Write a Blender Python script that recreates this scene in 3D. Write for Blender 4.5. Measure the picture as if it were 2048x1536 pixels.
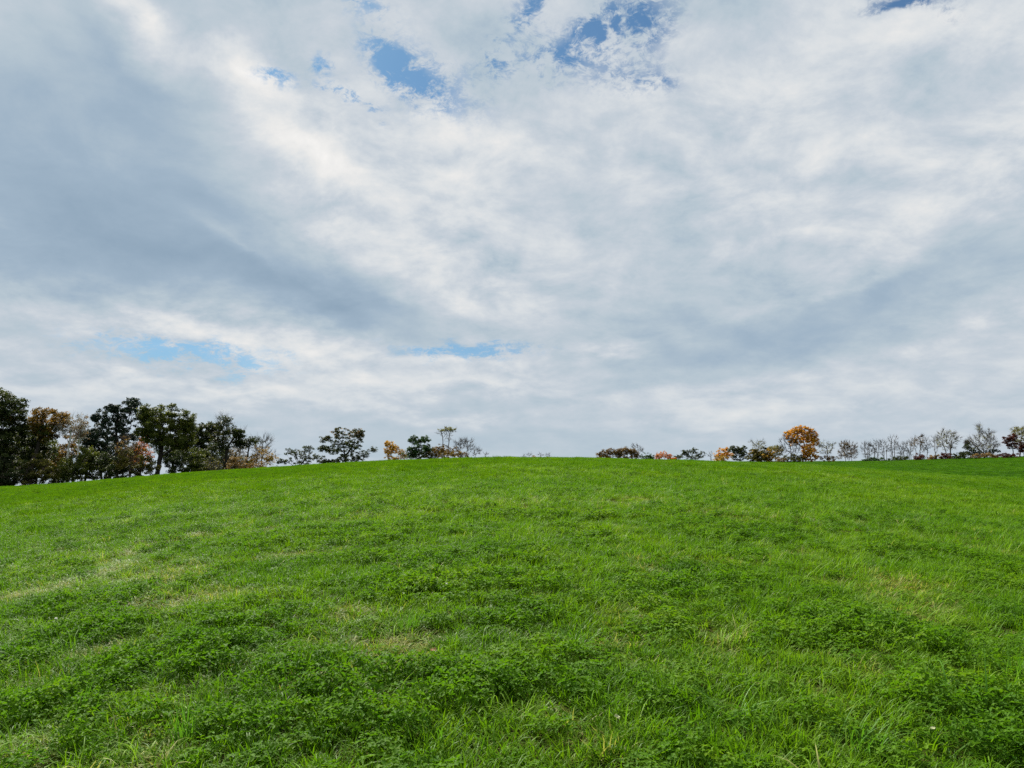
import bpy, math, random
import numpy as np
from math import radians, sin, cos, tan, atan2, pi
random.seed(7); rng = np.random.default_rng(7)
C = bpy.context.scene
for o in list(bpy.data.objects): bpy.data.objects.remove(o)

# ------------------------------------------------------------------ camera
FPX, PITCH, EYE = 1518.0, radians(7.4), 1.6
cam = bpy.data.cameras.new('camera'); cam_o = bpy.data.objects.new('camera', cam); C.collection.objects.link(cam_o)
cam.sensor_width = 36; cam.lens = FPX / 2048 * 36; cam.clip_end = 8000; cam.clip_start = .05
cam_o.location = (0, 0, EYE); cam_o.rotation_euler = (pi/2 + PITCH, 0, 0)
C.camera = cam_o
def ray(px, py):
    """unit-free direction in the world seen at a pixel of the photograph"""
    x, y = (px - 1024) / FPX, -(py - 768) / FPX
    return x, cos(PITCH) - y*sin(PITCH), sin(PITCH) + y*cos(PITCH)
def azt(px, py):
    x, y, z = ray(px, py); return atan2(x, y), z / math.hypot(x, y)

# ------------------------------------------------------------------ render and exposure
SUN_EL, SUN_AZ = radians(44), radians(-28)          # azimuth clockwise from the view direction
C.render.engine = 'CYCLES'
C.view_settings.view_transform = 'Standard'; C.view_settings.look = 'None'
C.view_settings.gamma = 1; C.view_settings.use_curve_mapping = False
C.view_settings.exposure = 1.2
C.cycles.max_bounces = 6; C.cycles.diffuse_bounces = 3; C.cycles.glossy_bounces = 2; C.cycles.transmission_bounces = 4
C.cycles.use_denoising = False
C.cycles.sample_clamp_indirect = 4

# ------------------------------------------------------------------ node helper
class NT:
    def __init__(s, tree): s.t = tree; s.n = tree.nodes; s.l = tree.links
    def node(s, kind, **kw):
        n = s.n.new(kind)
        for k, v in kw.items(): setattr(n, k, v)
        return n
    def put(s, sock, v):
        if hasattr(v, 'is_output'): s.l.new(v, sock)
        else: sock.default_value = v
    def m(s, op, a, b=0.0, c=0.0, clamp=False):
        n = s.node('ShaderNodeMath', operation=op, use_clamp=clamp)
        s.put(n.inputs[0], a); s.put(n.inputs[1], b); s.put(n.inputs[2], c); return n.outputs[0]
    def vm(s, op, a, b=None):
        n = s.node('ShaderNodeVectorMath', operation=op); s.put(n.inputs[0], a)
        if b is not None: s.put(n.inputs['Scale'] if op == 'SCALE' else n.inputs[1], b)
        return n.outputs[0]
    def xyz(s, x, y, z):
        n = s.node('ShaderNodeCombineXYZ'); s.put(n.inputs[0], x); s.put(n.inputs[1], y); s.put(n.inputs[2], z); return n.outputs[0]
    def sep(s, v):
        n = s.node('ShaderNodeSeparateXYZ'); s.put(n.inputs[0], v); return n.outputs
    def noise(s, v, scale, detail=2, rough=.5, dist=0, color=False, lac=2.0):
        n = s.node('ShaderNodeTexNoise'); s.put(n.inputs['Vector'], v)
        n.inputs['Scale'].default_value = scale; n.inputs['Detail'].default_value = detail
        n.inputs['Roughness'].default_value = rough; n.inputs['Distortion'].default_value = dist
        n.inputs['Lacunarity'].default_value = lac
        return n.outputs[1 if color else 0]
    def ss(s, v, a, b, to=(0., 1.), interp='SMOOTHSTEP'):
        n = s.node('ShaderNodeMapRange', interpolation_type=interp); s.put(n.inputs[0], v)
        n.inputs[1].default_value = a; n.inputs[2].default_value = b
        n.inputs[3].default_value = to[0]; n.inputs[4].default_value = to[1]; return n.outputs[0]
    def mix(s, f, a, b):
        n = s.node('ShaderNodeMix', data_type='RGBA'); s.put(n.inputs[0], f)
        for i, v in ((6, a), (7, b)):
            s.put(n.inputs[i], v if hasattr(v, 'is_output') or len(v) == 4 else (*v, 1))
        return n.outputs[2]
    def ramp(s, f, stops):
        n = s.node('ShaderNodeValToRGB'); s.put(n.inputs[0], f); e = n.color_ramp.elements
        n.color_ramp.interpolation = 'LINEAR'
        while len(e) < len(stops): e.new(.5)
        for i, (p, c) in enumerate(stops): e[i].position = p; e[i].color = (*c, 1)
        return n.outputs[0]
def srgb(r, g, b):
    f = lambda c: c/12.92 if c <= .04045 else ((c+.055)/1.055)**2.4
    return tuple(f(v/255) for v in (r, g, b))

# ------------------------------------------------------------------ sky
EXPO = 2 ** C.view_settings.exposure
world = bpy.data.worlds.new('World'); C.world = world; world.use_nodes = True
W = NT(world.node_tree); W.n.clear()
world.cycles.sampling_method = 'MANUAL'; world.cycles.sample_map_resolution = 512
tc = W.node('ShaderNodeTexCoord').outputs['Generated']
d = W.sep(tc)
el = W.m('MULTIPLY', W.m('ARCSINE', d[2]), 180/pi)
az = W.m('MULTIPLY', W.m('ARCTAN2', d[0], d[1]), 180/pi)
zz = W.m('MAXIMUM', W.m('ADD', d[2], .09), .03)
px_ = W.m('DIVIDE', d[0], zz); py_ = W.m('DIVIDE', d[1], zz)
P = W.xyz(px_, W.m('MULTIPLY', py_, .55), 0.0)
zq = W.m('ADD', d[2], .30); Q = W.xyz(W.m('DIVIDE', d[0], zq), W.m('DIVIDE', d[1], zq), 0.0)   # a nearer, puffier layer
warp = W.vm('SUBTRACT', W.noise(P, .9, 3, .55, color=True), (.5, .5, .5))
warpf = W.vm('SUBTRACT', W.noise(Q, 6.0, 5, .62, color=True), (.5, .5, .5))
A0 = W.xyz(az, el, 0.0)
wsep = W.vm('MULTIPLY', warp, (16, 7, 0)); wf = W.vm('MULTIPLY', warpf, (5.0, 3.6, 0))
A = W.vm('ADD', W.vm('ADD', A0, wsep), wf)
def blobs(coord, lst):
    tot = None
    for cx, cy, rx, ry, rot, amp in lst:
        a, t = azt(cx, cy); a = math.degrees(a); e = math.degrees(math.atan(t))
        k = math.degrees(1/FPX) * 1.25
        mp = W.node('ShaderNodeMapping', vector_type='TEXTURE'); W.put(mp.inputs['Vector'], coord)
        mp.inputs['Location'].default_value = (a, e, 0); mp.inputs['Rotation'].default_value = (0, 0, -radians(rot))
        mp.inputs['Scale'].default_value = (rx*k, ry*k, 1)
        g = W.node('ShaderNodeTexGradient', gradient_type='QUADRATIC_SPHERE'); W.l.new(mp.outputs[0], g.inputs[0])
        g = g.outputs['Fac'] if 'Fac' in g.outputs else g.outputs[1]
        tot = W.m('MULTIPLY_ADD', g, amp, tot if tot is not None else 0.0)
    return tot
SHADE = [(120,400,620,330,22,-.82), (430,400,360,170,35,-.35), (640,595,620,120,10,-.75), (40,590,420,150,6,-.35),
 (60,170,330,120,12,-.15), (450,60,260,150,30,-.3), (330,230,250,80,25,-.2), (1500,690,850,140,-8,-.38), (1850,560,700,80,-12,-.32), (1150,400,260,90,-10,-.15),
 (1080,870,800,90,0,-.35), (1430,530,420,100,-12,-.25), (1300,640,300,60,-15,-.15), (1900,120,160,60,20,-.2),
 (740,420,520,190,32,.75), (610,310,200,45,18,.8), (480,165,130,65,22,1.5), (290,55,170,50,52,.95), (470,490,200,36,22,.35),
 (230,95,330,110,25,-.35), (40,10,200,60,10,.15), (1470,230,330,170,-10,.45), (1830,60,380,120,12,.55), (1960,380,460,150,-14,.55), (1650,340,480,60,-22,.35),
 (870,240,330,80,10,.4), (1030,330,330,150,0,.3), (320,665,560,60,3,.95), (620,690,330,65,12,.6), (480,775,950,45,0,.8), (950,735,330,40,4,.5), (1000,790,300,30,0,.3),
 (1180,702,130,32,-5,.7), (1500,800,620,75,-3,.55), (1900,650,520,60,-13,.3), (1850,860,500,50,0,.15), (1640,590,350,30,-10,.25), (1530,490,300,40,-14,.25)]
HOLES = [(560,152,78,42,10,1.2), (650,122,40,32,20,1.0), (775,140,110,55,28,1.2), (860,175,190,100,15,1.1), (700,200,95,36,28,1.2),
 (1050,25,120,60,-35,1.0), (1190,72,80,36,-20,1.0), (1285,42,140,80,-15,.95), (1130,125,240,95,0,.85), (1290,165,130,40,0,.66), (1790,0,120,26,0,1.1), (1000,120,60,45,50,.8),
 (730,10,140,60,20,.75), (385,712,300,58,3,1.35), (935,702,240,38,0,1.3), (1900,10,80,60,40,.5)]
tone_b = blobs(A, SHADE)
hole_b = blobs(W.vm('ADD', A0, W.vm('MULTIPLY', warpf, (7, 4.6, 0))), HOLES)
f1 = W.noise(P, .8, 4, .5, .3); f2 = W.noise(Q, 5.0, 9, .62, .25); 
P2 = W.vm('ADD', Q, (.035, -.06, 0))
f2b = W.noise(P2, 5.0, 9, .62, .25)
relief = W.m('SUBTRACT', f2, f2b)                    # which flank of a billow faces the sun
f3 = W.noise(W.vm('MULTIPLY', P, (1, .5, 1)), 1.7, 6, .55, .4)
tone = W.m('MULTIPLY_ADD', tone_b, .60, .56)
tone = W.m('MULTIPLY_ADD', W.m('SUBTRACT', f1, .5), .34, tone)
tone = W.m('MULTIPLY_ADD', W.m('SUBTRACT', f2, .5), W.m('MULTIPLY', W.ss(tone_b, -.45, .35, (.22, .74)), W.ss(el, 2, 14, (.62, 1.0))), tone)
tone = W.m('MULTIPLY_ADD', W.m('SUBTRACT', f3, .5), W.ss(tone_b, -.4, .3, (.14, .28)), tone)
tone = W.m('MULTIPLY_ADD', relief, W.m('MULTIPLY', W.ss(el, 2, 16, (.5, 1.0)), W.ss(tone_b, -.45, .35, (.3, 1.1))), tone)
k = 1/EXPO
def sc(c): return tuple(v*k for v in srgb(*c))
tone = W.ss(tone, -.25, 1.45, interp='LINEAR'); q_ = lambda p: (p+.25)/1.7
cloud = W.ramp(tone, [(0.0, sc((133,156,179))), (q_(0), sc((146,168,188))), (q_(.22), sc((161,181,199))), (q_(.42), sc((183,198,209))), (q_(.6), sc((199,208,217))), (q_(.8), sc((217,222,226))), (q_(1.05), sc((234,234,233))), (1.0, sc((250,248,245)))])
low = W.ss(el, 11, 0)
cloud = W.mix(W.m('MULTIPLY', low, .38), cloud, sc((184,200,212)))
sky = W.node('ShaderNodeTexSky', sky_type='NISHITA', sun_disc=False); sky.sun_elevation = SUN_EL; sky.sun_rotation = SUN_AZ
sky.air_density = 1.0; sky.dust_density = .6; sky.ozone_density = 2.0
sky_s = W.vm('SCALE', W.vm('MULTIPLY', sky.outputs[0], (.54, .95, 1.18)), .070/EXPO)
wisp = W.noise(Q, 20.0, 9, .70, .6); wisp2 = W.noise(Q, 7.0, 6, .6, .4); wisp3 = W.noise(Q, 75.0, 5, .7, .8)
thin = W.m('MULTIPLY_ADD', W.m('SUBTRACT', .5, wisp), 6.0, W.m('MULTIPLY', hole_b, 1.25))
thin = W.m('MULTIPLY_ADD', W.m('SUBTRACT', .5, wisp2), 2.6, thin)
thin = W.m('MULTIPLY_ADD', W.m('SUBTRACT', .5, wisp3), 3.2, thin)
hole = W.m('MULTIPLY', W.ss(thin, .05, 1.5), W.ss(hole_b, .03, .8))
veil = W.mix(W.m('MULTIPLY', hole, W.ss(el, 6, 16, (.68, .95))), cloud, sky_s)
bg = W.node('ShaderNodeBackground'); W.l.new(veil, bg.inputs[0]); bg.inputs[1].default_value = 1.0
wo = W.node('ShaderNodeOutputWorld'); W.l.new(bg.outputs[0], wo.inputs[0])

# ------------------------------------------------------------------ sun
sun = bpy.data.lights.new('sun', 'SUN'); sun.energy = 4.6; sun.angle = radians(3); sun.color = (1, .95, .86)
sun_o = bpy.data.objects.new('sun', sun); C.collection.objects.link(sun_o)
from mathutils import Vector, Matrix
sdir = Vector((cos(SUN_EL)*sin(SUN_AZ), cos(SUN_EL)*cos(SUN_AZ), sin(SUN_EL)))
sun_o.rotation_euler = sdir.to_track_quat('Z', 'Y').to_euler(); sun_o.location = (0, 0, 60)

# ------------------------------------------------------------------ numeric noise
def vnoise(x, y, seed=0):
    xi = np.floor(x).astype(np.int64); yi = np.floor(y).astype(np.int64); fx = x-xi; fy = y-yi
    fx = fx*fx*fx*(fx*(fx*6-15)+10); fy = fy*fy*fy*(fy*(fy*6-15)+10)
    def h(a, b):
        n = (a*374761393 + b*668265263 + seed*1442695041) & 0xffffffff
        n = ((n ^ (n >> 13))*1274126177) & 0xffffffff; n = (n ^ (n >> 16)) & 0xffff
        return n/65535.0
    a = h(xi, yi)*(1-fx)+h(xi+1, yi)*fx; b = h(xi, yi+1)*(1-fx)+h(xi+1, yi+1)*fx
    return a*(1-fy)+b*fy
def fbm(x, y, seed=0, oct=4, g=.5):
    s = 0; a = 1; t = 0
    for i in range(oct):
        c, n = cos(i*1.1), sin(i*1.1)
        s = s + a*vnoise((x*c-y*n)*2**i+17.3*i, (x*n+y*c)*2**i+9.1*i, seed+i); t += a; a *= g
    return s/t
def sst(v, a, b):
    t = np.clip((v-a)/(b-a), 0, 1); return t*t*(3-2*t)

# ------------------------------------------------------------------ terrain
NEAR = [(-500,985),(-200,980),(0,974.5),(150,966.5),(300,953),(400,945.5),(500,940),(600,934),(700,928),(800,924),(900,919.5),(1000,917),(1100,916.5),(1200,918.5),
        (1300,921),(1400,923.5),(1500,926.5),(1600,932),(1700,938.5),(1800,945),(1900,952),(2048,961),(2300,968),(2700,968)]
FAR = [(-500,974),(1400,924),(1500,923.5),(1600,923.5),(1700,922.5),(1800,920.5),(1900,917.5),(2048,913.5),(2300,905),(2700,900)]
def table(t):
    v = [azt(*p) for p in t]; return np.array([a for a, _ in v]), np.array([b for _, b in v])
na, nt = table(NEAR); fa, ft = table(FAR)
nt = np.interp(np.linspace(na[0], na[-1], 300), na, nt); na = np.linspace(na[0], na[-1], 300)
ker = np.hanning(15); ker /= ker.sum(); nt = np.convolve(np.pad(nt, 7, 'edge'), ker, 'valid')
DCREST = 92.0
def ground(x, y):
    x = np.asarray(x, float); y = np.asarray(y, float)
    r = np.hypot(x, y)+1e-6; a = np.arctan2(x, y)
    back = sst(np.abs(a), .9, 1.9)
    t = np.interp(a, na, nt)*(1-back)
    D = DCREST
    s = (math.sqrt(EYE)+np.sqrt(np.maximum(EYE+2*t*D, .2)))/2; zc = s*s
    u = r/D; zn = zc*(2*u-u*u)
    tf = np.interp(a, fa, ft)
    w = sst(a, azt(1340, 930)[0], azt(1530, 930)[0])*(1-back)
    hid = EYE + r*(t) - 1.0 - .012*np.maximum(r-130, 0)
    q = np.clip((r-115)/(285-115), 0, 1)
    vis = EYE + r*(tf*(1-(1-q)**2*.42) ) - .9*(1-q)
    vis = np.where(r > 285, EYE + 285*tf + (r-285)*(tf*.2) - ((r-285)/400)**2*6, vis)
    zf = hid*(1-w)+vis*w
    zf = np.where(r > 450, zf*np.exp(-(r-450)/500)-25*(1-np.exp(-(r-450)/500)), zf)
    m = sst(r, 88, 128)
    z = zn*(1-m)+zf*m
    z = z*(1-back) + back*(-.4*sst(r, 5, 60))
    z = z + (fbm(x*.09, y*.09, 5, 3)-.5)*.28*sst(r, 6, 25) + (fbm(x*1.1, y*1.1, 8, 3)-.5)*.07*(1-sst(r, 60, 110))
    return z
def hit(px, py):
    x, y, z = ray(px, py); h = math.hypot(x, y)
    ds = np.concatenate([np.linspace(2, 60, 3000), np.linspace(60, 400, 2000)])
    g = ground(ds*x/h, ds*y/h); below = np.nonzero(EYE+ds*z/h <= g)[0]
    if len(below) == 0: return None
    dd = ds[below[0]]; return dd*x/h, dd*y/h

coll = C.collection
def link(o, parent=None, c=None):
    (c or coll).objects.link(o); o.parent = parent; return o
def mesh_obj(name, V, F, mat, parent=None, attrs=None, smooth=False, c=None):
    """F: (n,k) array of one polygon size, or a list of such arrays"""
    Fs = F if isinstance(F, list) else [F]
    Fs = [f for f in Fs if len(f)]
    me = bpy.data.meshes.new(name)
    me.vertices.add(len(V)); me.vertices.foreach_set('co', np.asarray(V, np.float32).ravel())
    nl = sum(f.size for f in Fs); me.loops.add(nl); npoly = sum(len(f) for f in Fs); me.polygons.add(npoly)
    me.loops.foreach_set('vertex_index', np.concatenate([f.ravel() for f in Fs]).astype(np.int32))
    st = []; o = 0
    for f in Fs: st.append(o+np.arange(len(f))*f.shape[1]); o += f.size
    me.polygons.foreach_set('loop_start', np.concatenate(st).astype(np.int32))
    me.update(calc_edges=True)
    if smooth: me.polygons.foreach_set('use_smooth', np.ones(npoly, bool))
    for an, (dom, val) in (attrs or {}).items():
        at = me.attributes.new(an, 'FLOAT', dom); at.data.foreach_set('value', np.asarray(val, np.float32))
    if mat: me.materials.append(mat)
    return link(bpy.data.objects.new(name, me), parent, c)
def tag(o, label=None, cat=None, group=None, kind=None):
    for kk, v in (('label', label), ('category', cat), ('group', group), ('kind', kind)):
        if v: o[kk] = v
    return o

# ------------------------------------------------------------------ materials
def new_mat(name):
    m = bpy.data.materials.new(name); m.use_nodes = True; t = NT(m.node_tree); t.n.clear(); return m, t
def attr(t, name, kind='GEOMETRY'):
    n = t.node('ShaderNodeAttribute', attribute_type=kind); n.attribute_name = name; return n.outputs['Fac']
def finish(t, surf): o = t.node('ShaderNodeOutputMaterial'); t.l.new(surf, o.inputs[0])
def leafy(t, col, trans_col, tfac=.4, rough=.5, spec=.35):
    p = t.node('ShaderNodeBsdfPrincipled'); t.put(p.inputs['Base Color'], col); p.inputs['Roughness'].default_value = rough
    p.inputs['Specular IOR Level'].default_value = spec
    tr = t.node('ShaderNodeBsdfTranslucent'); t.put(tr.inputs[0], trans_col)
    mx = t.node('ShaderNodeMixShader'); mx.inputs[0].default_value = tfac
    t.l.new(p.outputs[0], mx.inputs[1]); t.l.new(tr.outputs[0], mx.inputs[2]); finish(t, mx.outputs[0])
def field_patches(t):
    """broad colour patches of the sward, shared by the ground and what grows on it"""
    pos = t.node('ShaderNodeNewGeometry').outputs['Position']
    flat = t.vm('MULTIPLY', pos, (1, 1, 0))
    a = t.noise(flat, .11, 4, .6, .4); b = t.noise(flat, .9, 4, .6, .2)
    return t.m('ADD', t.m('MULTIPLY', a, .55), t.m('MULTIPLY', b, .45)), flat
def grass_mat(name, dark, mid, light, dead, tf=.42, rough=.42, spec=.3):
    m, t = new_mat(name)
    patch, _ = field_patches(t)
    rnd = attr(t, 'rnd'); h = attr(t, 'h'); tint = attr(t, 'tint', 'INSTANCER'); dry = attr(t, 'dry', 'INSTANCER')
    f = t.m('ADD', t.m('MULTIPLY', t.ss(patch, .36, .64, interp='LINEAR'), .45), t.m('ADD', t.m('MULTIPLY', tint, .3), t.m('MULTIPLY', rnd, .25)))
    col = t.ramp(f, [(.12, dark), (.5, mid), (.9, light)])
    base = t.ss(h, .0, .25, (.45, 0.)); col = t.mix(base, col, tuple(.6*x+.4*y for x, y in zip(mid, dead)))      # blades are pale and straw-coloured at the foot
    isdry = t.m('GREATER_THAN', t.m('ADD', dry, t.m('MULTIPLY', rnd, .55)), .93)
    col = t.mix(t.m('MULTIPLY', isdry, .7), col, dead)
    leafy(t, col, t.vm('MULTIPLY', col, (1.15, 1.2, .6)), tf, rough, spec); return m
GR = dict(dark=(.048,.135,.005), mid=(.094,.202,.005), light=(.170,.270,.009), dead=(.34,.30,.11))
M_grass = grass_mat('grass_blades', **GR, spec=.08, rough=.5)
M_clover = grass_mat('clover_leaves', (.040,.115,.006), (.082,.182,.007), (.155,.250,.010), (.24,.27,.03), .42, .6, .05)
M_thatch = grass_mat('dry_grass', (.09,.17,.010), (.16,.225,.016), (.25,.28,.035), (.34,.29,.09), .3, .6, .15)
def field_mat():
    m, t = new_mat('field_ground')
    patch, flat = field_patches(t)
    fine = t.noise(flat, 7, 6, .7); 
    dist = t.m('LENGTH' if False else 'SQRT', t.m('ADD', t.m('POWER', t.sep(flat)[0], 2), t.m('POWER', t.sep(flat)[1], 2)))
    soil = t.mix(fine, (.022,.022,.008), (.055,.060,.014))
    turf = t.ramp(t.m('ADD', t.m('MULTIPLY', t.ss(patch, .34, .66, interp='LINEAR'), .6), t.m('MULTIPLY', fine, .4)), [(.2, (.011,.036,.003)), (.5, (.018,.050,.004)), (.85, (.03,.068,.005))])
    streak = t.noise(t.vm('MULTIPLY', flat, (.35, 1.6, 0)), .6, 5, .65)
    turf = t.mix(t.ss(streak, .45, .7, (0, .45)), turf, (.010,.034,.003))
    col = t.mix(t.ss(dist, 20, 75), soil, turf)
    p = t.node('ShaderNodeBsdfPrincipled'); t.l.new(col, p.inputs['Base Color']); p.inputs['Roughness'].default_value = .9; p.inputs['Specular IOR Level'].default_value = 0
    bp = t.node('ShaderNodeBump'); bp.inputs['Strength'].default_value = .8; bp.inputs['Distance'].default_value = .12
    t.l.new(t.noise(flat, 3.5, 5, .7), bp.inputs['Height']); t.l.new(bp.outputs[0], p.inputs['Normal'])
    finish(t, p.outputs[0]); return m
M_field = field_mat()

# field mesh: rings that widen with distance
rr = np.concatenate([[0.3], np.linspace(1, 30, 100), np.geomspace(30.5, 450, 190)[0:], np.geomspace(480, 5000, 24)])
aa = np.concatenate([np.linspace(-.75, .75, 420), np.linspace(.75, 2*pi-.75, 90)[1:-1]])
Rg, Ag = np.meshgrid(rr, aa, indexing='ij'); X = Rg*np.sin(Ag); Y = Rg*np.cos(Ag); Z = ground(X, Y)
nv = len(aa); i, j = np.meshgrid(np.arange(len(rr)-1), np.arange(nv), indexing='ij'); j2 = (j+1) % nv
F = np.stack([i*nv+j, i*nv+j2, (i+1)*nv+j2, (i+1)*nv+j], -1).reshape(-1, 4)[:, ::-1]
V = np.stack([X, Y, Z], -1).reshape(-1, 3)
cap = np.array([[len(V), (q+1) % nv, q] for q in range(nv)])[:, ::-1]; V = np.vstack([V, [[0, 0, float(ground(0.01, 0.01))]]])
field = mesh_obj('field', V, [F, cap], M_field, smooth=True)
tag(field, kind='structure')

# ------------------------------------------------------------------ sward pieces
src = bpy.data.collections.new('sward_sources')
def blades(n, rad, hmin, hmax, wid, lean=.5, curl=.8, segs=3, seed=0, flat=0.0):
    g = np.random.default_rng(seed)
    r = rad*np.sqrt(g.random(n)); th = g.random(n)*2*pi; bx = r*np.cos(th); by = r*np.sin(th)
    L = g.uniform(hmin, hmax, n)*(1-.3*r/rad); dirn = th + g.normal(0, 1.0, n); ln = lean*(.25+.75*r/rad)*g.uniform(.4, 1.5, n) + flat
    cu = curl*g.uniform(.2, 1.6, n); w = wid*g.uniform(.6, 1.4, n); V = []; H = []
    px = bx.copy(); py = by.copy(); pz = np.full(n, -.01); tw = g.random(n)*pi
    for s in range(segs+1):
        tt = s/segs; ww = w*(1-tt**1.6)*.5 if s < segs else w*0
        sx = -np.sin(dirn+ (tw-pi/2)*.35)*ww; sy = np.cos(dirn+(tw-pi/2)*.35)*ww
        if s < segs: V += [np.stack([px-sx, py-sy, pz], -1), np.stack([px+sx, py+sy, pz], -1)]; H += [np.full(n, tt)]*2
        else: V += [np.stack([px, py, pz], -1)]; H += [np.ones(n)]
        ang = np.minimum(ln + cu*tt*1.3, 2.3); st = L/segs
        px = px+np.cos(dirn)*np.sin(ang)*st; py = py+np.sin(dirn)*np.sin(ang)*st; pz = np.maximum(pz+np.cos(ang)*st, .002)
    k = 2*segs+1; V = np.stack(V, 1).reshape(-1, 3); H = np.stack(H, 1).ravel(); b = np.arange(n)[:, None]*k
    q = np.concatenate([b+np.array([2*s, 2*s+1, 2*s+3, 2*s+2]) for s in range(segs-1)]) if segs > 1 else np.zeros((0, 4), int)
    t3 = b+np.array([2*segs-2, 2*segs-1, 2*segs])
    R = np.repeat(g.random(n), k)
    return V, [q, t3], H, R
def clover(n, rad, hmin, hmax, size, seed=0):
    g = np.random.default_rng(seed); V = []; Q = []; T = []; H = []; R = []; c = 0
    for i in range(n):
        r = rad*math.sqrt(g.random()); th = g.random()*2*pi; h = g.uniform(hmin, hmax)*(1-.35*(r/rad)**2)
        top = np.array([r*cos(th)*1.15, r*sin(th)*1.15, h]); foot = np.array([r*cos(th)*.7, r*sin(th)*.7, 0])
        rd = g.random(); w = .0012
        V += [foot+[w, 0, 0], foot-[w, 0, 0], top]; T.append([c, c+1, c+2]); H += [.3, .3, .5]; R += [rd]*3; c += 3
        a0 = g.random()*2*pi; up = np.array([g.normal(0, .3), g.normal(0, .3), 1.]); up += .35*np.array([cos(th), sin(th), 0])*(r/rad); up /= np.linalg.norm(up)
        for kf in range(3):
            a = a0+kf*2.094+g.normal(0, .15); s = size*g.uniform(.7, 1.25)
            u = np.array([cos(a), sin(a), 0.]); u -= up*u.dot(up); u /= np.linalg.norm(u); v = np.cross(up, u)
            dr = g.uniform(-.25, .45)
            P_ = [top, top+u*s*.45+v*s*.33+up*s*(.16+dr*.4), top+u*s*.95+v*s*.22+up*s*dr, top+u*s*1.02+up*s*(dr-.08), top+u*s*.95-v*s*.22+up*s*dr, top+u*s*.45-v*s*.33+up*s*(.16+dr*.4)]
            V += P_; Q += [[c, c+1, c+2, c+3], [c, c+3, c+4, c+5]]; H += [.6, .8, 1, 1, 1, .8]; R += [min(1, max(0, rd+g.normal(0, .08)))]*6; c += 6
    return np.array(V), [np.array(Q), np.array(T)], np.array(H), np.array(R)
def sources(cname, builds, mat):
    cc = bpy.data.collections.new(cname)
    for q, (V, F, H, R) in enumerate(builds):
        mesh_obj(cname+'_piece', V, F, mat, attrs={'h': ('POINT', H), 'rnd': ('POINT', R)}, c=cc)
    return cc, len(builds)
def scatter(name, label, x, y, cc, ncol, smin, smax, hscale, tint, dry, sink=0.0, tilt=.12, seed=0):
    g = np.random.default_rng(seed); n = len(x)
    z = ground(x, y)-sink
    me = bpy.data.meshes.new(name); me.vertices.add(n); me.vertices.foreach_set('co', np.stack([x, y, z], -1).astype(np.float32).ravel())
    def at(nm, ty, val, key='value'):
        a = me.attributes.new(nm, ty, 'POINT'); a.data.foreach_set(key, val)
    at('rot', 'FLOAT_VECTOR', np.stack([g.normal(0, tilt, n), g.normal(0, tilt, n), g.random(n)*2*pi], -1).astype(np.float32).ravel(), 'vector')
    s = g.uniform(smin, smax, n); at('scl', 'FLOAT_VECTOR', np.stack([s, s, s*hscale], -1).astype(np.float32).ravel(), 'vector')
    at('idx', 'INT', g.integers(0, ncol, n).astype(np.int32)); at('tint', 'FLOAT', np.asarray(tint, np.float32)); at('dry', 'FLOAT', np.asarray(dry, np.float32))
    o = link(bpy.data.objects.new(name, me)); tag(o, label, name.replace('_', ' '), kind='stuff')
    ng = bpy.data.node_groups.new(name+'_growth', 'GeometryNodeTree')
    ng.interface.new_socket('Geometry', in_out='INPUT', socket_type='NodeSocketGeometry'); ng.interface.new_socket('Geometry', in_out='OUTPUT', socket_type='NodeSocketGeometry')
    N = ng.nodes; gi = N.new('NodeGroupInput'); go = N.new('NodeGroupOutput'); ip = N.new('GeometryNodeInstanceOnPoints'); ci = N.new('GeometryNodeCollectionInfo')
    ci.inputs['Collection'].default_value = cc; ci.inputs['Separate Children'].default_value = True; ci.inputs['Reset Children'].default_value = True
    def na_(nm, ty):
        a = N.new('GeometryNodeInputNamedAttribute'); a.data_type = ty; a.inputs[0].default_value = nm; return [q for q in a.outputs if q.enabled and q.name == 'Attribute'][0]
    L = ng.links; L.new(gi.outputs[0], ip.inputs['Points']); L.new(ci.outputs[0], ip.inputs['Instance']); ip.inputs['Pick Instance'].default_value = True
    L.new(na_('idx', 'INT'), ip.inputs['Instance Index']); L.new(na_('scl', 'FLOAT_VECTOR'), ip.inputs['Scale'])
    e = N.new('FunctionNodeEulerToRotation'); L.new(na_('rot', 'FLOAT_VECTOR'), e.inputs[0]); L.new(e.outputs[0], ip.inputs['Rotation'])
    L.new(ip.outputs[0], go.inputs[0])
    md = o.modifiers.new('growth', 'NODES'); md.node_group = ng
    return o

# where the sward is dry and where it is lush, from the photograph
def spots(lst):
    out = []
    for px, py, rx in lst:
        p = hit(px, py)
        if p: out.append((p[0], p[1], rx*math.hypot(*p)/FPX))
    return out
DRY = spots([(100,1180,150),(330,1150,150),(330,1215,110),(210,1300,110),(60,1370,80),(700,1230,110),(820,1300,100),(780,1290,120),(930,1250,60),(660,1370,70),(1130,1440,90),(1220,1500,90),
 (1290,1340,70),(1440,1300,70),(1760,1370,100),(1690,1400,70),(1030,1200,50),(1180,1290,60),(400,1390,70),(330,1440,110),(60,1500,90),(1400,1420,80),(1640,1320,60),(960,1480,60),(1830,1170,90),(500,1330,60),(1300,1140,50)])
LUSH = spots([(240,1255,110),(570,1450,130),(850,1430,150),(700,1390,90),(1040,1185,90),(1450,1370,90),(1120,1330,110),(360,1320,120),(1260,1410,120),(1870,1290,140),(110,1440,120),(560,1240,80),(880,1260,70),
 (180,1500,120),(1330,1180,90),(1560,1190,120),(1920,1430,150),(420,1250,60),(1500,1500,130),(1700,1500,110),(1100,1500,60),(130,1210,120),(40,1345,60),(820,1190,80),(1350,1260,100),(1600,1280,90)])
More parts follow.
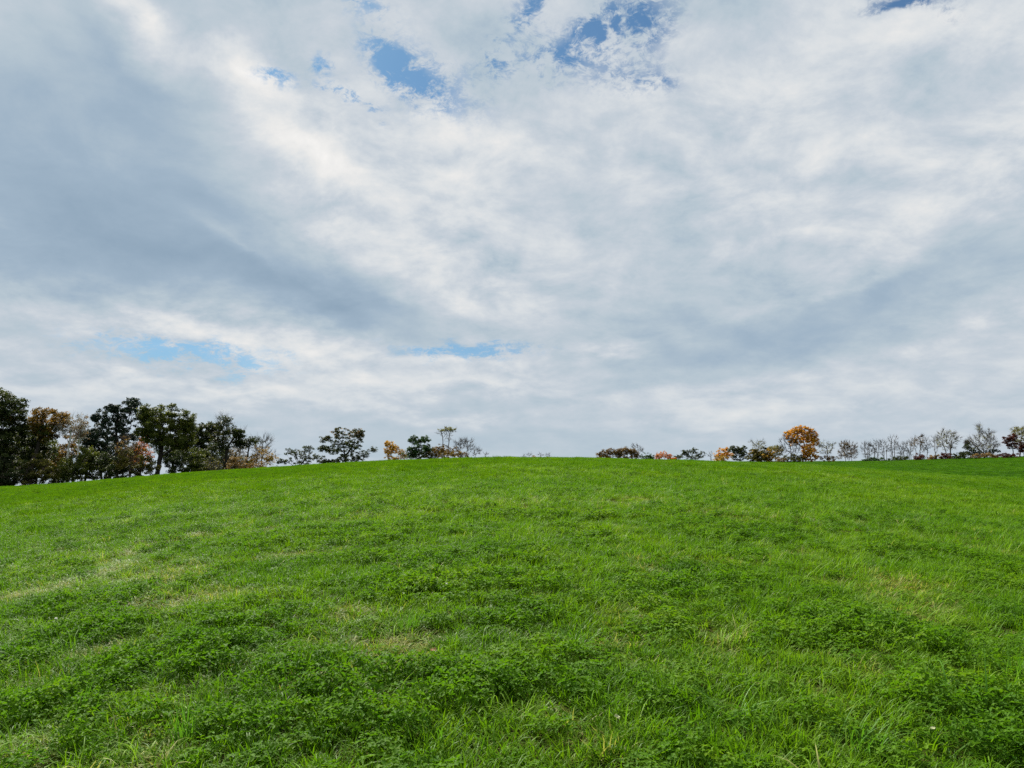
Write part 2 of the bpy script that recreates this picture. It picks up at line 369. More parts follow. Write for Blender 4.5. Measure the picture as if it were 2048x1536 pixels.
def near_spots(x, y, S):
    f = np.zeros_like(x)
    for sx, sy, sr in S: f = np.maximum(f, np.exp(-((x-sx)**2+(y-sy)**2)/(sr*sr*.55)))
    return f
def dryness(x, y):
    wx = x+(fbm(x*3, y*3, 41, 3)-.5)*.5; wy = y+(fbm(x*3, y*3, 57, 3)-.5)*.5
    fade = 1-.75*sst(np.hypot(x, y), 11, 24)
    return np.clip((near_spots(wx, wy, DRY)*.8 + sst(fbm(wx*.8, wy*.8, 3, 4), .56, .72)*.6)*fade - near_spots(wx, wy, LUSH)*.6, 0, 1)
def lush(x, y):
    wx = x+(fbm(x*3, y*3, 77, 3)-.5)*.5; wy = y+(fbm(x*3, y*3, 91, 3)-.5)*.5
    return np.clip(near_spots(wx, wy, LUSH)*.9 + sst(fbm(wx*1.1, wy*1.1, 13, 4), .45, .62)*.75 - near_spots(wx, wy, DRY)*.9, 0, 1)
def sample(r0, r1, dens, half=.80, seed=0):
    g = np.random.default_rng(seed); n = int(half*(r1*r1-r0*r0)*dens)
    r = np.sqrt(g.uniform(r0*r0, r1*r1, n)); a = g.uniform(-half, half, n)
    return r*np.sin(a), r*np.cos(a), g

cc_g, n_g = sources('grass_tuft', [blades(46, .065, .05, .14, .0050, .75, 1.1, 3, s) for s in range(7)], M_grass)
cc_c, n_c = sources('clover_clump', [clover(34, .085, .045, .10, .019, s) for s in range(6)], M_clover)
cc_t, n_t = sources('thatch_tuft', [blades(34, .10, .05, .12, .0034, .9, .9, 3, 50+s, .55) for s in range(5)], M_thatch)
M_long = grass_mat('long_blades', (.06,.165,.010), (.12,.25,.014), (.22,.34,.04), (.42,.38,.16), .35, .6, .08)
cc_l, n_l = sources('long_tuft', [blades(11, .05, .14, .30, .0070, .6, 1.35, 5, 80+s) for s in range(6)], M_long)
M_far = grass_mat('upper_slope_blades', (.042,.122,.005), (.082,.182,.005), (.142,.240,.008), (.3,.27,.09), tf=.36, spec=.05, rough=.55)
cc_p, n_p = sources('sward_patch', [blades(300, .34, .07, .17, .013, .5, .7, 2, 120+s) for s in range(5)], M_far)

R1, R2 = 13.0, 30.0
def dens_keep(g, p): return g.random(len(p)) < p
# grass, everywhere, thinner where clover or bare thatch takes over
xs, ys, g = sample(2.0, R1, 125, seed=1); xb, yb, g2 = sample(R1, R2, 56, half=.72, seed=2)
x = np.concatenate([xs, xb]); y = np.concatenate([ys, yb]); r = np.hypot(x, y)
dr, lu = dryness(x, y), lush(x, y); keep = dens_keep(g, np.clip(1-.35*dr-.15*lu, .1, 1)*(1-.8*sst(r, 21, 31)))
x, y, r, dr, lu = x[keep], y[keep], r[keep], dr[keep], lu[keep]
grow_h = (.30+1.35*fbm(x*1.5, y*1.5, 23, 4))*(1-.45*dr)
scatter('grass', 'short bright green grass covering the sloping field', x, y, cc_g, n_g, 1.05, 1.75, grow_h*(1+.25*sst(r, R1, R2)), np.clip(g.normal(.42, .2, len(x))+.3*dr+(fbm(x*1.2, y*1.2, 33, 3)-.5)*1.3, 0, 1), np.clip(.15+.48*dr, 0, 1)+g.normal(0, .09, len(x)), seed=3)
# clover
xs, ys, g = sample(2.0, R1, 68, seed=4); xb, yb, g2 = sample(R1, R2, 30, half=.72, seed=5)
x = np.concatenate([xs, xb]); y = np.concatenate([ys, yb]); r = np.hypot(x, y)
dr, lu = dryness(x, y), lush(x, y); keep = dens_keep(g, np.clip((lu*.68-.5*dr+.18)*(1-.6*sst(r, 8, 24)), .04, 1))
x, y, lu = x[keep], y[keep], lu[keep]
scatter('clover', 'dark green clover growing in low mounds across the field', x, y, cc_c, n_c, .85, 1.5, .75+.6*lu, np.clip(g.normal(.42, .22, len(x)), 0, 1), np.clip(g.normal(.05, .1, len(x)), 0, .5), seed=6)
# thatch and stubble between the mounds
xs, ys, g = sample(2.0, 20, 120, seed=7); dr = dryness(xs, ys); lu = lush(xs, ys); keep = dens_keep(g, np.clip(.16+1.3*dr-.1*lu, 0, 1)); x, y, dr = xs[keep], ys[keep], dr[keep]
scatter('thatch', 'yellowish dry grass and stubble lying between the clover mounds', x, y, cc_t, n_t, .9, 1.6, .55+.3*dr, np.clip(g.normal(.45, .25, len(x)), 0, 1), np.clip(.15+.5*dr+g.normal(0, .15, len(x)), 0, 1), seed=8)
# long arching blades that stand above the rest
xs, ys, g = sample(2.0, 34, 22, half=.75, seed=9); keep = dens_keep(g, np.clip(.25+sst(fbm(xs*.9, ys*.9, 61, 3), .45, .7), 0, 1)); x, y = xs[keep], ys[keep]
scatter('long_grass', 'longer arching grass blades scattered over the field', x, y, cc_l, n_l, .5, 1.35, np.full(len(x), 1.0), np.clip(g.normal(.75, .25, len(x)), 0, 1), np.clip(g.normal(.2, .2, len(x)), 0, .9), seed=10)
# farther sward up to and over the crest
xs, ys, g = sample(17, 100, 5.0, half=.70, seed=11); k = dens_keep(g, sst(np.hypot(xs, ys), 17, 30)); xs, ys = xs[k], ys[k]
scatter('far_grass', 'green grass covering the upper slope up to the crest', xs, ys, cc_p, n_p, .9, 1.4, .35+1.25*fbm(xs*.8, ys*.8, 71, 4), np.clip(g.normal(.5, .2, len(xs)), 0, 1), np.clip(g.normal(.08, .1, len(xs)), 0, .6), sink=.01, tilt=.08, seed=12)

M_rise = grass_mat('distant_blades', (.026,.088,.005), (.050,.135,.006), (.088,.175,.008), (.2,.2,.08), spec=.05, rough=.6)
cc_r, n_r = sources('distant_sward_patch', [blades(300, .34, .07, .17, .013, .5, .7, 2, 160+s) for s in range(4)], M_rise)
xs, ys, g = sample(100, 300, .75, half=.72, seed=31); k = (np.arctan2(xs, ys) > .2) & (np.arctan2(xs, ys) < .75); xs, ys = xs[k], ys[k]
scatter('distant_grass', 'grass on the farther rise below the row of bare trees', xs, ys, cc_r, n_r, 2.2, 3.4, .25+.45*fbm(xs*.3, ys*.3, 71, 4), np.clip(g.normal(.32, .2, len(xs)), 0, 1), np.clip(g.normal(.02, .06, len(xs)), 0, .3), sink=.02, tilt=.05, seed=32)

# ------------------------------------------------------------------ trees
def bark_mat(name, a, b):
    m, t = new_mat(name); pos = t.node('ShaderNodeNewGeometry').outputs['Position']
    col = t.mix(t.noise(t.vm('MULTIPLY', pos, (6, 6, 1.2)), 1.0, 4, .6), a, b)
    p = t.node('ShaderNodeBsdfPrincipled'); t.l.new(col, p.inputs['Base Color']); p.inputs['Roughness'].default_value = .9; p.inputs['Specular IOR Level'].default_value = .15
    finish(t, p.outputs[0]); return m
def leaf_mat(name, a, b, c=None, tf=.35):
    m, t = new_mat(name); tone = attr(t, 'tone'); tone = t.m('MAXIMUM', tone, 0.0)
    col = t.ramp(tone, [(0.0, a), (.6, b), (1.0, c or b)])
    leafy(t, col, t.vm('MULTIPLY', col, (1.1, 1.1, .7)), tf, .6, .15); return m
BK = {'dark': bark_mat('dark_bark', (.022,.018,.015), (.05,.042,.035)), 'grey': bark_mat('grey_bark', (.09,.082,.078), (.16,.145,.138)),
      'birch': bark_mat('birch_bark', (.45,.43,.40), (.75,.73,.68)), 'brown': bark_mat('brown_bark', (.08,.055,.045), (.15,.11,.09))}
LF = {'dark': leaf_mat('dark_green_leaves', (.015,.026,.009), (.042,.058,.016), (.090,.105,.022)),
      'pine': leaf_mat('pine_needles', (.012,.026,.018), (.028,.050,.030), (.05,.075,.036), .15),
      'green': leaf_mat('mid_green_leaves', (.028,.045,.008), (.080,.100,.014), (.165,.175,.022)),
      'bright': leaf_mat('fresh_green_leaves', (.022,.055,.018), (.04,.085,.022), (.06,.12,.03)),
      'olive': leaf_mat('olive_leaves', (.045,.048,.010), (.10,.095,.015), (.18,.15,.02)),
      'palegreen': leaf_mat('pale_olive_leaves', (.16,.16,.05), (.24,.24,.08), (.32,.30,.11)),
      'rust': leaf_mat('rust_leaves', (.055,.045,.012), (.17,.098,.018), (.32,.17,.026)),
      'brown': leaf_mat('brown_leaves', (.08,.055,.022), (.21,.13,.045), (.34,.21,.07)),
      'orange': leaf_mat('orange_leaves', (.40,.19,.02), (.68,.34,.035), (.80,.48,.06)),
      'yellow': leaf_mat('yellow_leaves', (.26,.15,.02), (.58,.33,.03), (.72,.42,.05)),
      'red': leaf_mat('red_orange_leaves', (.32,.09,.012), (.56,.18,.022), (.70,.30,.03)),
      'darkred': leaf_mat('dark_red_leaves', (.035,.012,.010), (.09,.022,.016), (.14,.04,.02)),
      'pink': leaf_mat('faded_brown_leaves', (.09,.065,.035), (.18,.125,.065), (.24,.16,.06)),
      'goldbrown': leaf_mat('gold_brown_leaves', (.18,.12,.02), (.42,.26,.045), (.56,.34,.05))}
def grow(att, bases, step, kill, g, droop=0.0, wander=.18, maxit=260):
    P_ = [np.array(b, float) for b in bases]; par = [-1]*len(P_)
    pos = np.array(P_); att = att.copy()
    d2 = ((att[:, None]-pos[None])**2).sum(-1); near = d2.argmin(1); nd = d2.min(1); last = -1
    for it in range(maxit):
        if len(att) == 0: break
        v = att-pos[near]; v /= np.linalg.norm(v, axis=1)[:, None]+1e-9
        acc = np.zeros((len(pos), 3)); np.add.at(acc, near, v); idx = np.unique(near)
        dd = acc[idx]; dd /= np.linalg.norm(dd, axis=1)[:, None]+1e-9; dd += g.normal(0, wander, dd.shape); dd[:, 2] += .12-droop
        dd /= np.linalg.norm(dd, axis=1)[:, None]+1e-9
        new = pos[idx]+dd*step; n0 = len(pos); pos = np.vstack([pos, new]); par += list(idx)
        d2 = ((att[:, None]-new[None])**2).sum(-1); k = d2.argmin(1); mn = d2.min(1); b = mn < nd; near[b] = n0+k[b]; nd[b] = mn[b]
        keep = nd > kill*kill
        if keep.all() and it > 120: last += 1
        if last > 25: break
        att, near, nd = att[keep], near[keep], nd[keep]
    return pos, np.array(par)
def frusta(a, b, ra, rb, sides):
    n = len(a); ax = b-a; ax /= np.linalg.norm(ax, axis=1)[:, None]+1e-9
    ref = np.where(np.abs(ax[:, 2:3]) > .9, [[1., 0, 0]], [[0, 0, 1.]]); u = np.cross(ax, ref); u /= np.linalg.norm(u, axis=1)[:, None]; v = np.cross(ax, u)
    th = np.arange(sides)*2*pi/sides; ring = u[:, None]*np.cos(th)[None, :, None]+v[:, None]*np.sin(th)[None, :, None]
    V = np.concatenate([a[:, None]+ring*ra[:, None, None], b[:, None]+ring*rb[:, None, None]], 1).reshape(-1, 3)
    base = np.arange(n)[:, None]*2*sides; F = []
    for s in range(sides): F.append(base+np.array([s, (s+1) % sides, sides+(s+1) % sides, sides+s]))
    return V, np.concatenate(F)
def merge(parts):
    V = []; F = {}; o = 0
    for v, f in parts:
        for ff in (f if isinstance(f, list) else [f]): F.setdefault(ff.shape[1], []).append(ff+o)
        V.append(v); o += len(v)
    return np.concatenate(V), [np.concatenate(x) for x in F.values()]
def tree(name, label, dist, bases, blobs_, leaf=None, bark='dark', lai=3.2, lsize=.3, clump=.5, trunk=.3, twigs=0, twl=.9, step=None, nat=None, droop=0, group=None,
         wander=.14, up=.5, cat='tree', twr=.022, only=None, topleaf=None, part2=None, gap=.0):
    if dist < 150: lsize *= .8
    seed = int(abs(hash((round(bases[0]), round(dist)))) % 99991) if False else (int(bases[0]*31+dist*7) % 99991)
    g = np.random.default_rng(seed); u = dist/FPX
    def world_of(px, py, dd=0.0):
        x, y, z = ray(px, py); h = math.hypot(x, y); q = dist+dd; return np.array([q*x/h, q*y/h, EYE+q*z/h])
    bs = []
    for b in bases:
        p = world_of(b, 900, g.normal(0, .6) if len(bases) > 1 else 0); p[2] = float(ground(p[0], p[1]))-.15; bs.append(p)
    org = bs[0].copy(); step = step or (.5 if dist < 200 else .62)
    att = []; area = 0; bl = []
    for q, B in enumerate(blobs_):
        cx, cy, rx, ry = B[:4]; c = world_of(cx, cy, g.normal(0, .35)*min(rx, 40)*u); R = np.array([rx*u, max(rx*u*.75, ry*u*.5), ry*u])
        az_ = atan2(c[0], c[1]); rot = np.array([[cos(az_), sin(az_)], [-sin(az_), cos(az_)]])
        vol = R.prod(); n = int(nat or np.clip((9 if leaf else 15)*vol**.72, 50, 700))
        p = g.normal(size=(n, 3)); p /= np.linalg.norm(p, axis=1)[:, None]; p *= g.random((n, 1))**(1/2.2); p *= R
        p[:, :2] = p[:, :2] @ rot; p += c; att.append(p); area += pi*R[0]*R[2]; bl.append((c, R))
    att = np.concatenate(att); gz = ground(att[:, 0], att[:, 1]); att = att[att[:, 2] > gz+.25]
    att_all = att; pos, par = grow(att, bs, step, step*1.0, g, droop, wander)
    n = len(pos); nb = len(bs); rad = np.zeros(n); tip = np.ones(n, bool); tip[par[nb:]] = False
    rad[tip] = .018 if dist < 200 else .026
    pw = 2.25; acc = np.where(tip, rad**pw, 0)
    for k in range(n-1, nb-1, -1):
        acc[par[k]] += acc[k]
    rad = acc**(1/pw); rad *= 1; trunk *= .8; big = rad[:nb].max(); sc_ = trunk/big
    rad = np.maximum(rad*np.where(rad > .05, sc_, 1+(sc_-1)*rad/.05), rad[tip].min())
    ch = np.arange(nb, n); pr = par[ch]; rp = np.minimum(rad[pr], rad[ch]*1.35); r0 = rad[pr]
    base_e = pr < nb; rp[base_e] = rad[pr][base_e]*1.35
    thick = rad[ch] > .07; stem = np.arange(n)
    for k in range(nb, n): stem[k] = stem[par[k]]
    root = link(bpy.data.objects.new(name, None)); root.location = org; root.empty_display_size = .5
    tag(root, label, cat, group)
    for q in range(nb):                                 # each stem with its limbs
        parts = []
        for msk, sd in ((thick, 6), (~thick, 3)):
            w_ = msk & (stem[ch] == q)
            if w_.any(): parts.append(frusta(pos[pr[w_]], pos[ch[w_]], rp[w_], rad[ch[w_]], sd))
        if parts: V, Fq = merge(parts); mesh_obj('trunk', V-org, Fq, BK[bark], root)
    thin = np.nonzero(rad < (.055 if leaf else .05))[0]; thin = thin[thin >= nb]
    if len(thin) < 12: thin = np.arange(nb, n)
    # a shoot from the nearest limb to every point of the crown's volume
    d2 = ((att_all[:, None]-pos[None, nb:])**2).sum(-1); nn = d2.argmin(1)+nb; a_ = pos[nn]; ml = np.linalg.norm(att_all-a_, axis=1)
    md_ = (a_+att_all)/2+g.normal(0, .12, a_.shape)*ml[:, None]; r_ = np.full(len(a_), .024 if dist > 200 else .018)
    V, Fq = merge([frusta(a_, md_, r_, r_*.8, 3), frusta(md_, att_all, r_*.8, r_*.4, 3)])
    mesh_obj('shoots', V-org, Fq, BK[bark], root)['kind'] = 'stuff'
    if twigs:
        k = g.choice(thin, int(len(thin)*twigs*2.6)); dirv = pos[k]-pos[par[k]]; dirv /= np.linalg.norm(dirv, axis=1)[:, None]+1e-9
        cen = np.mean([b[0] for b in bl], 0); out = pos[k]-cen; out /= np.linalg.norm(out, axis=1)[:, None]+1e-9
        dv = dirv*.7+out*.45+g.normal(0, .42, dirv.shape); dv[:, 2] += up; dv /= np.linalg.norm(dv, axis=1)[:, None]
        Lw = twl*g.uniform(.35, 1.2, len(k)); mid = pos[k]+dv*Lw[:, None]*.5; dv2 = dv+g.normal(0, .25, dv.shape); end = mid+dv2*Lw[:, None]*.5
        r = np.full(len(k), twr*.75)
        V, Fq = merge([frusta(pos[k], mid, r, r*.7, 3), frusta(mid, end, r*.7, r*.25, 3)])
        mesh_obj('twigs', V-org, Fq, BK[bark], root)['kind'] = 'stuff'
    def foliage(pname, matk, nodes, area_, lai_, size, clump_):
        nl = int(min(40000, area_*lai_/(size*size*.27)))
        if len(nodes) == 0 or nl < 4: return
        # foliage hangs in tufts on the outer twigs
        tuft = nodes[g.random(len(nodes)) < .92-gap*1.6]
        tc_ = tuft+g.normal(0, clump_*.2, (len(tuft), 3)); tt = np.clip(g.normal(.45, .2, len(tuft)), 0, 1)
        k = g.integers(0, len(tuft), nl); off = g.normal(0, 1, (nl, 3)); off /= np.linalg.norm(off, axis=1)[:, None]; off *= (g.random((nl, 1))**.45)*clump_
        off[:, 2] *= .62; c = tc_[k]+off
        nrm = g.normal(0, .8, (nl, 3)); nrm[:, 2] += .7; nrm += off*.8/clump_; nrm /= np.linalg.norm(nrm, axis=1)[:, None]
        a = np.cross(nrm, g.normal(size=(nl, 3))); a /= np.linalg.norm(a, axis=1)[:, None]; b = np.cross(nrm, a); s = size*g.uniform(.55, 1.3, (nl, 1))
        Vv = np.stack([c-a*s*.55, c+b*s*.3-a*s*.05, c+a*s*.55+nrm*s*.12, c-b*s*.34+a*s*.08], 1).reshape(-1, 3)
        gz = ground(c[:, 0], c[:, 1]); ok = c[:, 2] > gz; Vv = Vv.reshape(-1, 4, 3)[ok]; m = len(Vv)
        tone = np.clip(tt[k]+g.normal(0, .16, nl), 0, 1)[ok]
        return mesh_obj(pname, Vv.reshape(-1, 3)-org, np.arange(m*4).reshape(-1, 4), LF[matk], root, attrs={'tone': ('FACE', tone)})
    if leaf:
        outer = att_all
        if only is not None:
            outer = att_all[att_all[:, 2] > EYE+dist*azt(1024, only)[1]]
        foliage('crown', leaf, outer, area, lai, lsize, clump)
    if part2:                                           # a side of the crown that has turned another colour
        mk, (cx, cy, rx, ry), l2, lab = part2; c = world_of(cx, cy); dx = np.hypot(att_all[:, 0]-c[0], att_all[:, 1]-c[1])/(rx*u*1.3); dz = (att_all[:, 2]-c[2])/(ry*u)
        sel = att_all[(dx**2+dz**2) < 1]
        o = foliage('crown', mk, sel, pi*rx*ry*u*u, l2, lsize, clump)
        if o and lab: o['label'] = lab
    return root

GL = 'trees along the edge of the field'
def T(*a, **k): return tree(*a, group=GL, **k)
# --- wood on the left
T('broadleaf_tree', 'tall dark green tree at the far left edge of the picture', 128, [10], [(-25,850,55,66),(28,822,27,30),(-5,812,32,30),(36,850,22,25),(-35,920,50,38),(10,895,34,32)], 'dark', lai=3.0, lsize=.34, clump=.62, trunk=.36, part2=('rust', (2,845,14,20), 2.5, 'yellow and rust coloured patch of leaves'))
T('broadleaf_tree', 'rust topped oak between the tall leftmost tree and the birch', 126, [46], [(96,832,36,17),(76,846,18,16),(118,842,18,16),(88,868,26,16)], 'rust', lai=3.6, lsize=.3, clump=.5, trunk=.30, part2=('green', (84,872,32,20), 3.2, 'lower leaves still dark green'))
T('broadleaf_tree', 'dark tree under the rust topped oak, leaning trunk', 131, [22], [(60,885,38,34),(90,905,28,30),(40,930,40,26)], 'dark', lai=2.6, lsize=.34, clump=.6, trunk=.28)
T('birch_tree', 'pale trunked birch with thin brown foliage right of the rust topped oak', 124, [134], [(146,848,22,16),(160,866,15,16),(128,858,16,14)], 'pink', bark='birch', lai=1.0, lsize=.24, clump=.45, trunk=.15, twigs=3, twl=1.1, twr=.014)
T('birch_tree', 'second slimmer birch with white trunk leaning right', 125, [152], [(166,850,13,18),(158,866,12,12)], 'rust', bark='birch', lai=1.2, lsize=.24, clump=.4, trunk=.12, twigs=2, twr=.014)
T('broadleaf_tree', 'brown leaved small tree behind the two birches', 138, [142], [(140,893,26,20),(115,915,22,22)], 'rust', lai=1.6, lsize=.3, clump=.5, trunk=.16)
T('broadleaf_tree', 'low olive green tree in front of the birches', 120, [150], [(140,934,32,20),(178,918,22,26),(115,946,22,16),(165,944,26,18)], 'green', lai=2.5, lsize=.3, clump=.5, trunk=.18)
T('pine_tree', 'tall blue green pine with ragged tufts left of the big green tree', 130, [243], [(218,838,30,22),(255,822,26,18),(226,816,14,12),(263,808,17,12),(192,836,8,6),(240,850,38,20),(205,862,34,16),(250,872,30,16)], 'pine', lai=3.1, lsize=.3, clump=.42, trunk=.30, gap=.1)
T('pine_tree', 'shorter dark pine filling the gap behind the olive tree', 140, [208], [(196,876,30,22),(215,895,30,22),(180,880,16,16)], 'pine', lai=2.8, lsize=.32, clump=.5, trunk=.24)
T('broadleaf_tree', 'broad green oak, tallest and fullest of the wood', 127, [313], [(308,832,28,25),(345,832,32,27),(375,846,18,20),(320,862,44,24),(366,868,30,24),(296,862,20,22),(288,830,12,18),(330,882,48,14),(368,892,26,20)], 'green', lai=3.8, lsize=.3, clump=.55, trunk=.42, part2=('olive', (362,884,16,12), 2.2, 'small yellow green patch of leaves'))
T('broadleaf_tree', 'slender tree of red and orange leaves under the pine', 133, [283], [(283,893,13,18),(290,880,10,12),(276,915,14,16),(296,912,12,16)], 'red', lai=1.1, lsize=.26, clump=.4, trunk=.10, twigs=1)
T('broadleaf_tree', 'bare brown sapling with twin stems left of the red leaved tree', 122, [250,262], [(252,900,18,26),(268,905,14,22)], 'brown', bark='brown', lai=.8, lsize=.26, clump=.4, trunk=.12, twigs=3)
T('broadleaf_tree', 'black green tree right behind the broad oak', 136, [396], [(398,868,30,24),(410,895,30,32),(388,915,32,26),(425,862,20,16)], 'dark', lai=3.6, lsize=.34, clump=.6, trunk=.3)
T('broadleaf_tree', 'green tree with a bare twiggy top right of the broad oak', 130, [452], [(448,852,22,18),(452,874,32,20),(475,868,14,14),(438,888,22,14),(478,886,12,10)], 'dark', lai=2.5, lsize=.3, clump=.5, trunk=.26, twigs=1.2, twl=1.3, twr=.016, part2=('olive', (440,868,16,14), 1.0, 'olive side of the crown'))
T('broadleaf_tree', 'bare twiggy tree top standing over the green tree', 134, [447], [(447,842,13,12)], None, bark='brown', trunk=.10, twigs=5, twl=1.3, twr=.014)
T('broadleaf_tree', 'half bare tree with one tuft of green leaves left of the orange bush', 130, [492], [(508,880,16,9),(495,888,10,9)], 'dark', lai=2.6, lsize=.3, clump=.45, trunk=.15, twigs=1)
T('broadleaf_tree', 'tall bare twiggy tree over the orange bush', 137, [520], [(528,888,16,16),(515,896,14,16),(535,880,8,10)], None, bark='grey', trunk=.13, twigs=5, twl=1.2, twr=.016)
T('broadleaf_tree', 'golden orange tree at the right end of the wood', 128, [524], [(522,905,17,17),(540,916,14,13),(510,920,14,14)], 'goldbrown', lai=1.5, lsize=.26, clump=.42, trunk=.12, twigs=1.5)
T('broadleaf_tree', 'reddish thin leaved tree below the twiggy topped tree', 135, [478], [(476,905,20,14),(465,920,18,14)], 'pink', bark='grey', lai=.9, lsize=.26, clump=.45, trunk=.12, twigs=4, twr=.016)
def S(label, dist, px, blobs_, leaf, **k):
    if dist < 150: blobs_ = [(b[0], b[1]+7, b[2], b[3]+7) for b in blobs_]
    elif dist > 255: blobs_ = [(b[0], b[1]+2, b[2], b[3]+2) for b in blobs_]
    a = dict(lai=3.4, lsize=.26, clump=.48, trunk=.07, bark='dark', twigs=.6, twl=.6, twr=.015); a.update(k)
    return tree('shrub', label, dist, px, blobs_, leaf, cat='shrub', group='bushes along the edge of the field', **a)
S('dark brush under the leftmost tree', 121, [-10,20], [(5,945,54,32)], 'dark', bark='brown', twigs=2)
S('olive tinged brush under the leaning tree', 119, [60,85], [(78,940,40,26)], 'olive', lai=3, twigs=2, bark='brown')
S('dark green brush beneath the pines', 119, [190,215], [(208,932,38,28)], 'dark')
S('grey brown brush around the foot of the tall pine', 118, [235,262], [(252,926,30,30)], 'olive', lai=1.8, bark='brown', twigs=4)
S('olive brown brush below the red leaved tree', 118, [285,300], [(290,934,28,20)], 'olive', lai=2.4, bark='brown', twigs=3)
S('dark green bush beside the trunk of the broad oak', 119, [345,365], [(356,924,30,22)], 'dark')
S('round green bush right of the broad oak', 119, [390,405], [(392,920,24,22)], 'green', lai=2.6)
S('black green bush behind the round green bush', 126, [415], [(422,915,24,26)], 'dark')
S('grey twiggy bush with yellow leaves left of the twiggy topped tree', 119, [428], [(426,928,18,16)], 'olive', bark='grey', lai=.8, twigs=5)
S('brown bush right of the twiggy topped tree', 119, [470,485], [(474,926,24,14)], 'brown', lai=2.2, twigs=3)
S('rust coloured bush at the foot of the golden orange tree', 119, [510,530], [(516,934,26,9)], 'rust', lai=1.7, bark='brown')
S('low dark bush at the right end of the wood', 122, [552], [(552,939,12,5)], 'dark')
S('dark bush hidden low behind the birches', 128, [120], [(125,945,34,22)], 'dark')
for k, (px, cy, rx, ry, lf, lb) in enumerate([(20,905,40,45,'dark','dark tree deep in the wood behind the leftmost tree'), (75,905,36,40,'green','olive green tree deep in the wood behind the leaning trunk'),
    (118,925,28,30,'dark','dark low tree showing behind the foot of the birches'), (172,905,26,34,'green','green tree filling the gap left of the pines'), (222,915,30,30,'dark','dark tree behind the trunks of the tall pine'),
    (262,905,26,34,'olive','olive brown tree behind the tall pine, thin leaved'), (345,900,34,22,'dark','dark low tree seen under the limbs of the broad oak'), (405,925,34,26,'green','green tree low behind the round green bush'),
    (445,915,26,22,'dark','dark tree low behind the twiggy topped tree'), (480,925,24,14,'olive','olive scrub tree behind the half bare tree')]):
    tree('broadleaf_tree', lb, 147+k % 3, [px], [(px,cy,rx,ry),(px+rx*.4,cy+ry*.5,rx*.8,ry*.6)], lf, lai=3.2, lsize=.36, clump=.65, trunk=.22, group=GL)
# --- middle of the skyline
T('broadleaf_tree', 'low spreading dark tree left of the lone round oak', 225, [594], [(588,905,20,9),(613,900,16,9),(632,916,16,9),(566,923,13,5),(602,920,26,12),(648,924,8,5)], 'dark', lai=1.9, lsize=.36, clump=.5, trunk=.26, gap=.2)
T('broadleaf_tree', 'lone round oak with brown tinged top on the crest', 225, [694], [(678,866,17,12),(704,866,21,13),(720,872,10,14),(652,878,13,7),(690,888,32,14),(648,896,13,7),(672,902,20,9),(708,895,15,12)], 'dark', lai=2.3, lsize=.36, clump=.5, trunk=.42, gap=.15, part2=('brown', (690,864,34,14), .8, 'brown tinged top'))
S('dark scrub around the foot of the lone round oak', 222, [690,712,672], [(694,918,30,11),(665,925,15,6)], 'dark', lsize=.34, clump=.45, trunk=.1)
T('broadleaf_tree', 'low leaning tree reaching right from the lone oak', 224, [722], [(730,906,13,9),(746,899,10,7),(722,914,13,8)], 'dark', lai=1.5, lsize=.34, clump=.45, trunk=.14, gap=.1)
T('broadleaf_tree', 'narrow yellow tree at the left of the middle clump', 235, [776], [(780,893,13,11),(777,906,10,14),(788,899,10,10),(775,887,5,6)], 'yellow', lai=3.2, lsize=.32, clump=.4, trunk=.1)
S('dark low bush under the dark green round tree in the middle clump', 231, [832,850], [(842,911,30,9)], 'dark', lsize=.32, trunk=.09)
S('tan and olive brush under the thin tree, right side', 228, [890,915], [(898,909,26,9)], 'goldbrown', lsize=.3, trunk=.08, lai=2)
S('low rust and yellow bush right of the narrow yellow tree', 236, [804], [(801,905,9,11),(808,912,9,7),(790,917,10,4)], 'goldbrown', lsize=.32, trunk=.1, lai=2.2)
T('broadleaf_tree', 'dark green round tree in the middle clump', 233, [838], [(828,880,11,9),(850,880,13,9),(838,897,24,14),(822,905,18,11),(855,900,14,12)], 'bright', lai=3.4, lsize=.34, clump=.52, trunk=.26, gap=.03)
T('broadleaf_tree', 'tall thin tree with a pale green top above the clump', 231, [892,898], [(893,861,12,8),(882,866,10,8),(905,862,8,8),(897,876,12,10)], 'palegreen', bark='brown', lai=.8, lsize=.3, clump=.45, trunk=.17, twigs=2.5, twl=.9, only=862)
S('olive brown bush between the dark tree and the thin tree', 229, [872,885], [(872,902,14,10),(885,898,13,12),(868,911,18,6)], 'rust', lsize=.32, trunk=.09, lai=2.2)
S('reddish brown brush at the foot of the thin tree', 228, [905,920], [(906,905,16,12),(925,910,14,7)], 'brown', lsize=.3, trunk=.09, lai=1.5, twigs=3, bark='brown')
T('broadleaf_tree', 'bare fan shaped grey tree right of the thin tree', 234, [928,924], [(932,888,16,12),(940,898,12,10),(918,890,12,12)], None, bark='grey', trunk=.13, twigs=6, twl=1.3)
T('broadleaf_tree', 'small bare tree leaning right beyond the grey tree', 236, [946], [(956,903,8,7),(950,908,6,6)], None, bark='grey', trunk=.08, twigs=6, twl=1.1)
T('broadleaf_tree', 'tiny bare tree alone on the crest', 240, [969], [(972,908,5,4)], None, bark='grey', trunk=.06, twigs=4, twl=.8)
for k, (px, tp, lb) in enumerate([(1048,909,'leftmost tiny bare tree top just over the middle of the crest'), (1058,906,'tiny bare tree top left of the small orange one'), (1081,906,'tiny bare tree top right of the small orange one'), (1096,907,'rightmost tiny bare tree top over the middle of the crest')]):
    T('broadleaf_tree', lb, 250, [px], [(px,tp+4,6,5)], None, bark='grey', trunk=.05, twigs=3, twl=.9, twr=.018)
S('small orange bush top peeking over the crest', 250, [1068], [(1068,914,5,4)], 'goldbrown', lsize=.3, trunk=.06, lai=1.6)
